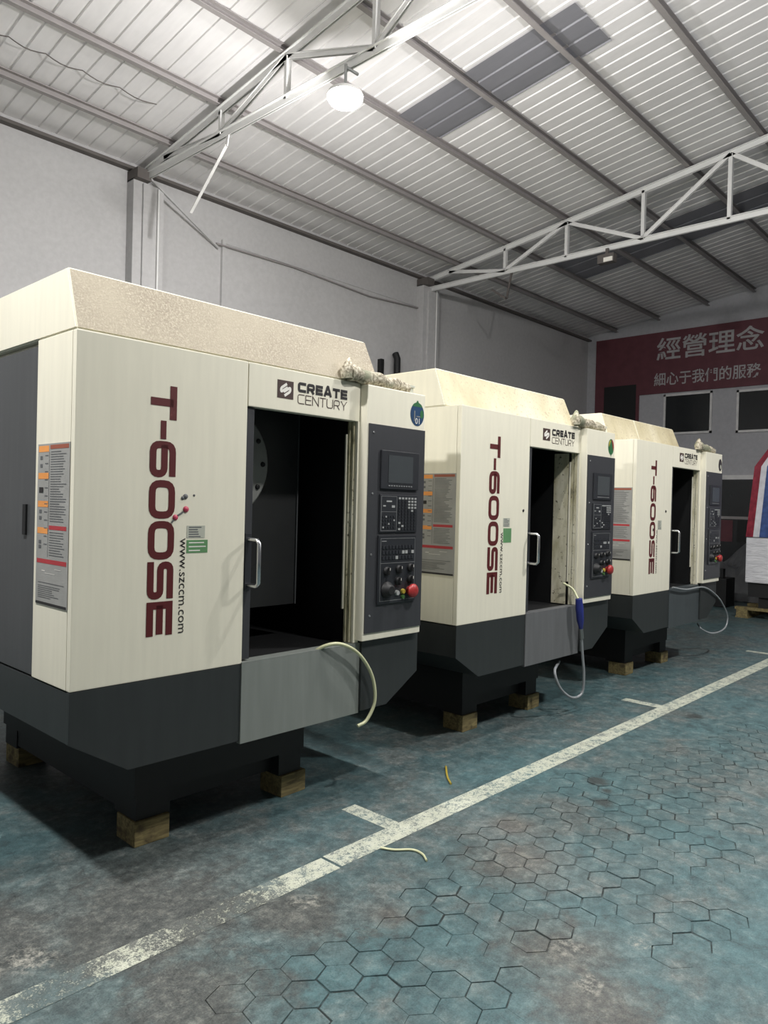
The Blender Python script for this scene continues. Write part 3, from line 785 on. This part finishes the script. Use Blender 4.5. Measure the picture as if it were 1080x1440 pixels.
# labels, stickers and marks that differ
paper_label(mach[0], .462, .546, 1.300, 1.350, 'label_paper', 5); paper_label(mach[0], .462, .560, 1.240, 1.292, 'label_green', 3, 'print_white')
paper_label(mach[1], .455, .53, 1.335, 1.39, 'label_paper', 5); paper_label(mach[1], .46, .55, 1.235, 1.325, 'label_green', 0)
paper_label(mach[2], .455, .535, 1.30, 1.38, 'label_paper', 7)
def disc(r, name, mat, x, z, rx, rz, lift=0, n=28, half=None, parent=None):
    y = -.0512 - lift; pts_ = []
    a0, a1 = (0, 2 * math.pi) if half is None else half
    for k in range(n + (0 if half is None else 1)):
        t = a0 + (a1 - a0) * k / n; pts_.append((x + rx * math.cos(t), y, z + rz * math.sin(t)))
    return MB().add(pts_, [tuple(range(len(pts_)))]).build(name, mat, parent or r, fix=False)
s1 = disc(mach[0], 'round_sticker', 'sticker_blue', 1.802, 1.935, .055, .062)
disc(mach[0], 'sticker_leaf', 'sticker_green', 1.802, 1.972, .040, .024, .0004, half=(.1, math.pi - .1), parent=s1)
MB().add([(1.79, -.0518, 1.992), (1.814, -.0518, 1.992), (1.806, -.0518, 2.006), (1.797, -.0518, 2.006)], [(0, 1, 2, 3)]).build('sticker_stalk', 'sticker_green', s1, fix=False)
disc(mach[0], 'sticker_leaf', 'sticker_green', 1.838, 1.938, .014, .022, .0006, parent=s1)
font_text('sticker_number', '01', 'print_white', s1, (1.786, -.0524, 1.884), (1, 0, 0), (0, 0, 1), .044)
MB().add([(1.776, -.0522, 1.898), (1.784, -.0522, 1.898), (1.784, -.0522, 1.952), (1.776, -.0522, 1.952)], [(0, 1, 2, 3)]).add([(1.795, -.0522, 1.92), (1.825, -.0522, 1.92), (1.825, -.0522, 1.926), (1.795, -.0522, 1.926)], [(0, 1, 2, 3)]).build('sticker_print', 'line_grey', s1, fix=False)
s2 = disc(mach[1], 'leaf_sticker', 'sticker_green', 1.802, 1.935, .046, .060)
disc(mach[1], 'leaf_half', 'sticker_red', 1.806, 1.938, .040, .054, .0004, half=(-math.pi / 5, math.pi / 2), parent=s2)
disc(mach[1], 'leaf_half', 'sticker_yellow', 1.796, 1.945, .028, .040, .0005, half=(math.pi / 2, math.pi * 1.1), parent=s2)
MB().add([(1.793, -.0518, 1.882), (1.811, -.0518, 1.882), (1.802, -.0518, 1.858)], [(0, 1, 2)]).build('leaf_tip', 'sticker_green', s2, fix=False)
s3 = disc(mach[2], 'round_sticker', 'sticker_dark', 1.812, 1.935, .046, .060)
disc(mach[2], 'sticker_ring', 'label_paper', 1.826, 1.918, .016, .022, .0004, parent=s3)
def blob(r, x, z, a, m):
    return MB().lathe([(a, 0), (a * .9, a * .35), (a * .5, a * .6), (a * .1, a * .66)], (x, 0, z), 'y', 12).build('wax_blob', m, r)
blob(mach[0], .455, 1.415, .013, 'blob_red'); blob(mach[0], .408, 1.382, .012, 'blob_red')
MB().bar((.442, -.002, 1.404), (.418, -.002, 1.39), .004, .006, side=(0, 1, 0)).bar((.402, -.002, 1.374), (.392, -.002, 1.362), .003, .006, side=(0, 1, 0)).build('smear', 'print_grey', mach[0])
for x, z, a in ((.452, 1.466, .011), (.44, 1.460, .008), (.492, 1.472, .005)): blob(mach[0], x, z, a, 'print_grey')
blob(mach[1], .685, 1.44, .010, 'print_black'); blob(mach[2], .62, 1.46, .012, 'print_black'); blob(mach[2], .365, 1.30, .012, 'print_brown')

# wooden blocks under the pedestals
WB = [((.39, .225), 'front left corner'), ((1.165, .225), 'front right corner'), ((.41, 1.50), 'back left corner')]
for r, nm in zip(mach, ('nearest', 'middle', 'farthest')):
    for (bx, by), where in WB:
        o = MB().box(-.08, .08, 0, .16, 0, .104).build('wooden_block', 'wood', None, .004)
        o.location = (r.location.x + bx + .08, r.location.y + by, 0); o.rotation_euler.z = random.uniform(-.03, .03)
        tag(o, 'rough wooden block under the %s of the %s machine' % (where, nm), 'wood block', 'blocks carrying the machines')

# ------------------------------------------------------------------ hoses and scraps
def smooth_path(pts_, n=10):
    P = [Vector(p) for p in pts_]; P = [2 * P[0] - P[1]] + P + [2 * P[-1] - P[-2]]; out = []
    for i in range(1, len(P) - 2):
        for k in range(n):
            t = k / n; a, b, c, d = P[i - 1:i + 3]
            out.append(.5 * ((2 * b) + (c - a) * t + (2 * a - 5 * b + 4 * c - d) * t * t + (3 * b - a - 3 * c + d) * t ** 3))
    out.append(P[-2]); return out
def hosepts(px, y): return [on_y(u, v, yy) for (u, v), yy in zip(px, y)]
p = hosepts([(430, 925), (455, 909), (480, 906), (505, 920), (523, 950), (527, 985), (516, 1012), (503, 1021)], [2.64, 2.585, 2.55, 2.54, 2.54, 2.54, 2.55, 2.56])
tag(MB().tube(smooth_path(p), .0085, 8).build('hose', 'hose_yellow'), 'pale yellow hose looping over the nearest machine apron', 'hose')
hr = tag(empty('air_hose', (0, 0, 0)), 'grey air hose with blue fitting hanging on the middle machine', 'hose')
ym = 2.56
p = hosepts([(817, 880), (819, 920), (821, 950), (818, 975), (804, 981), (788, 968), (780, 945), (786, 930)], [ym, ym, ym, ym + .01, ym + .02, ym + .03, ym + .05, ym + .12])
MB().tube(smooth_path(p), .010, 8).build('hose_line', 'hose_grey', hr)
p = hosepts([(792, 820), (805, 828), (813, 842)], [2.68, 2.62, ym])
MB().tube(smooth_path(p), .008, 8).build('hose_tail', 'hose_yellow', hr)
p = hosepts([(814, 842), (815, 856), (816, 872), (817, 884)], [ym] * 4)
MB().tube(p, [.024, .028, .026, .014], 12).build('blue_fitting', 'hose_blue', hr)
MB().tube(hosepts([(817, 884), (818, 898)], [ym] * 2), .015, 10).build('coupling', 'steel', hr)
ym = 2.60
p = hosepts([(946, 826), (965, 829), (990, 826), (1008, 838), (1018, 853), (1023, 868), (1020, 882), (1010, 889), (998, 890), (986, 884), (981, 877)], [ym] * 8 + [ym + .03, ym + .07, ym + .12])
tag(MB().tube(smooth_path(p), .008, 8).build('hose', 'hose_grey'), 'thin grey hose arching and looping down from the farthest machine', 'hose')
p = [on_floor(u, v, .006) for u, v in ((535, 1192), (555, 1195), (580, 1195), (594, 1201), (600, 1210))]
tag(MB().tube(smooth_path(p), .005, 6).build('wire_scrap', 'hose_yellow'), 'short curved wire scrap lying by the white floor line', 'wire')
p = [on_floor(u, v, .006) for u, v in ((627, 1078), (629, 1092), (634, 1102))]
tag(MB().tube(smooth_path(p), .006, 6).build('plastic_scrap', 'yellow_button'), 'small yellow-green scrap on the floor before the middle machine', 'scrap')
# dark bars standing on the wall behind the machines
o = MB().box(7.82, 7.88, 7.40, 7.50, 3.0, 3.58).build('wall_bracket', 'black_iron', wl)
MB().tube([(8.12, 7.36, 2.9), (8.12, 7.36, 3.62), (8.12, 7.40, 3.70)], .05, 12).tube([(8.20, 7.42, 2.9), (8.20, 7.42, 3.68)], .025, 10).build('wall_pipe', 'black_iron', wl)

# ------------------------------------------------------------------ end wall: banner, windows, opening
bn = tag(MB().box(EX - .03, EX - .001, 0.5, 7.3, 3.76, 4.95).build('banner', 'banner_red'), 'long red banner with white Chinese characters high on the end wall', 'banner')
box('banner_field', 'banner_red', bn, EX - .028, EX - .001, 6.36, 7.3, 3.1, 3.76)
def cjk(txt, y_left, y_right, z, size):
    font_text('banner_lettering', txt, 'print_banner', bn, (EX - .033, y_left, z), (0, -1, 0), (0, 0, 1), size, width=y_left - y_right, bold=.012)
cjk('經營理念', 6.02, 4.08, 4.44, .46)
cjk('細心于我們的服務', 6.06, 4.12, 3.93, .27)
def window(n, y0, y1, z0, z1, mull=True):
    f = tag(MB().box(EX - .03, EX - .001, y0, y1, z0, z0 + .04).box(EX - .03, EX - .001, y0, y1, z1 - .04, z1).box(EX - .03, EX - .001, y0, y0 + .04, z0, z1).box(EX - .03, EX - .001, y1 - .04, y1, z0, z1).build('window_%d' % n, 'white_paint' if n > 1 else 'black_iron'), kind='structure')
    ym_ = (y0 + y1) / 2
    box('pane', 'window_dark', f, EX - .012, EX - .002, y0 + .04, ym_, z0 + .04, z1 - .04); box('pane', 'window_dark', f, EX - .012, EX - .002, ym_, y1 - .04, z0 + .04, z1 - .04)
    return f
dk = box('dark_board', 'black_iron', bn, EX - .034, EX - .028, 6.42, 7.1, 3.14, 3.98)
window(2, 4.95, 5.86, 2.95, 3.73); window(3, 3.3, 4.52, 2.93, 3.70); window(4, 1.6, 2.9, 2.93, 3.70)
tr = tag(box('trim_1', 'white_paint', None, EX - .05, EX - .001, .5, 6.3, 2.08, 2.16), kind='structure')
dd = tag(MB().box(EX - .04, EX - .002, 3.3, 5.2, .1, 2.08).build('door_1', 'window_dark'), kind='structure')
box('door_rail', 'purlin_paint', dd, EX - .06, EX - .04, 3.3, 5.2, 1.36, 1.41)
for k in range(6): box('door_slat', ('black_iron', 'banner_red', 'rust_dark')[k % 3], dd, EX - .05, EX - .04, 3.4 + k * .28, 3.6 + k * .28, .95, 1.34)

# wrapped machine on a pallet
wm = tag(empty('wrapped_machine', (11.05, 2.3, 0)), 'film-wrapped machine under a red, white and blue striped tarp on a pallet', 'machine')
Yh = 1.05; D2 = 1.7
MB().box(0.02, D2, -Yh, Yh, .50, 1.14).build('wrapped_base', 'stretch_wrap', wm, .02)
MB().box(.06, D2 - .06, -Yh + .03, Yh - .03, .30, .50).build('plinth', 'black_iron', wm)
# striped cover, each stripe its own strip of cloth
prof = [(-.0, 1.14), (0.0, 2.12), (.10, 2.38), (.25, 2.42)]
edges = [Yh, Yh - .095, Yh - .175, Yh - .30, Yh - .38, Yh - .5, Yh - .58, Yh - .72, Yh - .8, Yh - 1.0, Yh - 1.08, Yh - 1.3, Yh - 1.38, Yh - 1.6, Yh - 1.68, -Yh]
cols = ['tarp_red', 'tarp_white', 'tarp_blue', 'tarp_white']
def shear(y, z):   # cover narrows to the top
    f = max(0, (z - 1.14) / .98); k = 1 - .085 * min(f, 1.0) - (.16 * (z - 2.12) / .3 if z > 2.12 else 0)
    return y * k
for i in range(len(edges) - 1):
    y1, y0 = edges[i], edges[i + 1]; mb = MB()
    full = prof + [(D2 - .25, 2.42), (D2 - .1, 2.38), (D2, 2.12), (D2, 1.14)]
    vs_ = [(x, shear(y, z), z) for x, z in full for y in (y1, y0)]
    mb.add(vs_, [(2 * k, 2 * k + 1, 2 * k + 3, 2 * k + 2) for k in range(len(full) - 1)])
    if i == 0: mb.add([(x, shear(y1, z), z) for x, z in full], [tuple(range(len(full)))])
    if i == len(edges) - 2: mb.add([(x, shear(y0, z), z) for x, z in full], [tuple(range(len(full)))])
    mb.build('tarp_stripe', cols[i % 4], wm, fix=False)
pl = tag(empty('wooden_pallet', (11.05, 2.3, 0)), 'wooden pallet under the striped wrapped machine', 'pallet')
for x in (0, .55, 1.1, 1.62): box('deck_board', 'wood', pl, x, x + .12, -1.17, 1.17, .115, .15)
for y in (-1.15, -.08, 1.0):
    box('stringer', 'wood', pl, 0.0, 1.74, y, y + .15, 0.02, .115); box('bottom_board', 'wood', pl, 0, 1.74, y - .01, y + .16, 0, .02)
for y in (-.9, .75): box('bearer', 'black_iron', wm, .1, 1.6, y, y + .14, .15, .30)
# grey covered heap and dark drum between the machine and the end wall
hp_ = MB()
nx, ny = 10, 8; vs_ = []
for j in range(ny + 1):
    for i in range(nx + 1):
        a, b = i / nx, j / ny; e = min(1, 5 * min(a, 1 - a)) * min(1, 5 * min(b, 1 - b))
        vs_.append((13.0 + 1.0 * b, 4.9 - 1.5 * a, e * (.75 + .25 * math.sin(a * 7 + b * 5)) + .02 * random.random()))
hp_.add(vs_, [(j * (nx + 1) + i, j * (nx + 1) + i + 1, (j + 1) * (nx + 1) + i + 1, (j + 1) * (nx + 1) + i) for j in range(ny) for i in range(nx)])
tag(hp_.build('covered_heap', 'tarp_grey'), 'low heap under a crumpled grey sheet by the end wall', 'heap')
tag(MB().box(12.0, 12.4, 3.9, 4.6, 0, .45).box(12.05, 12.2, 4.2, 4.35, .45, 1.1).box(12.0, 12.1, 3.95, 4.0, .45, .6).build('dark_trolley', 'black_iron', None, .01), 'dark trolley with upright post beside the grey heap', 'trolley')
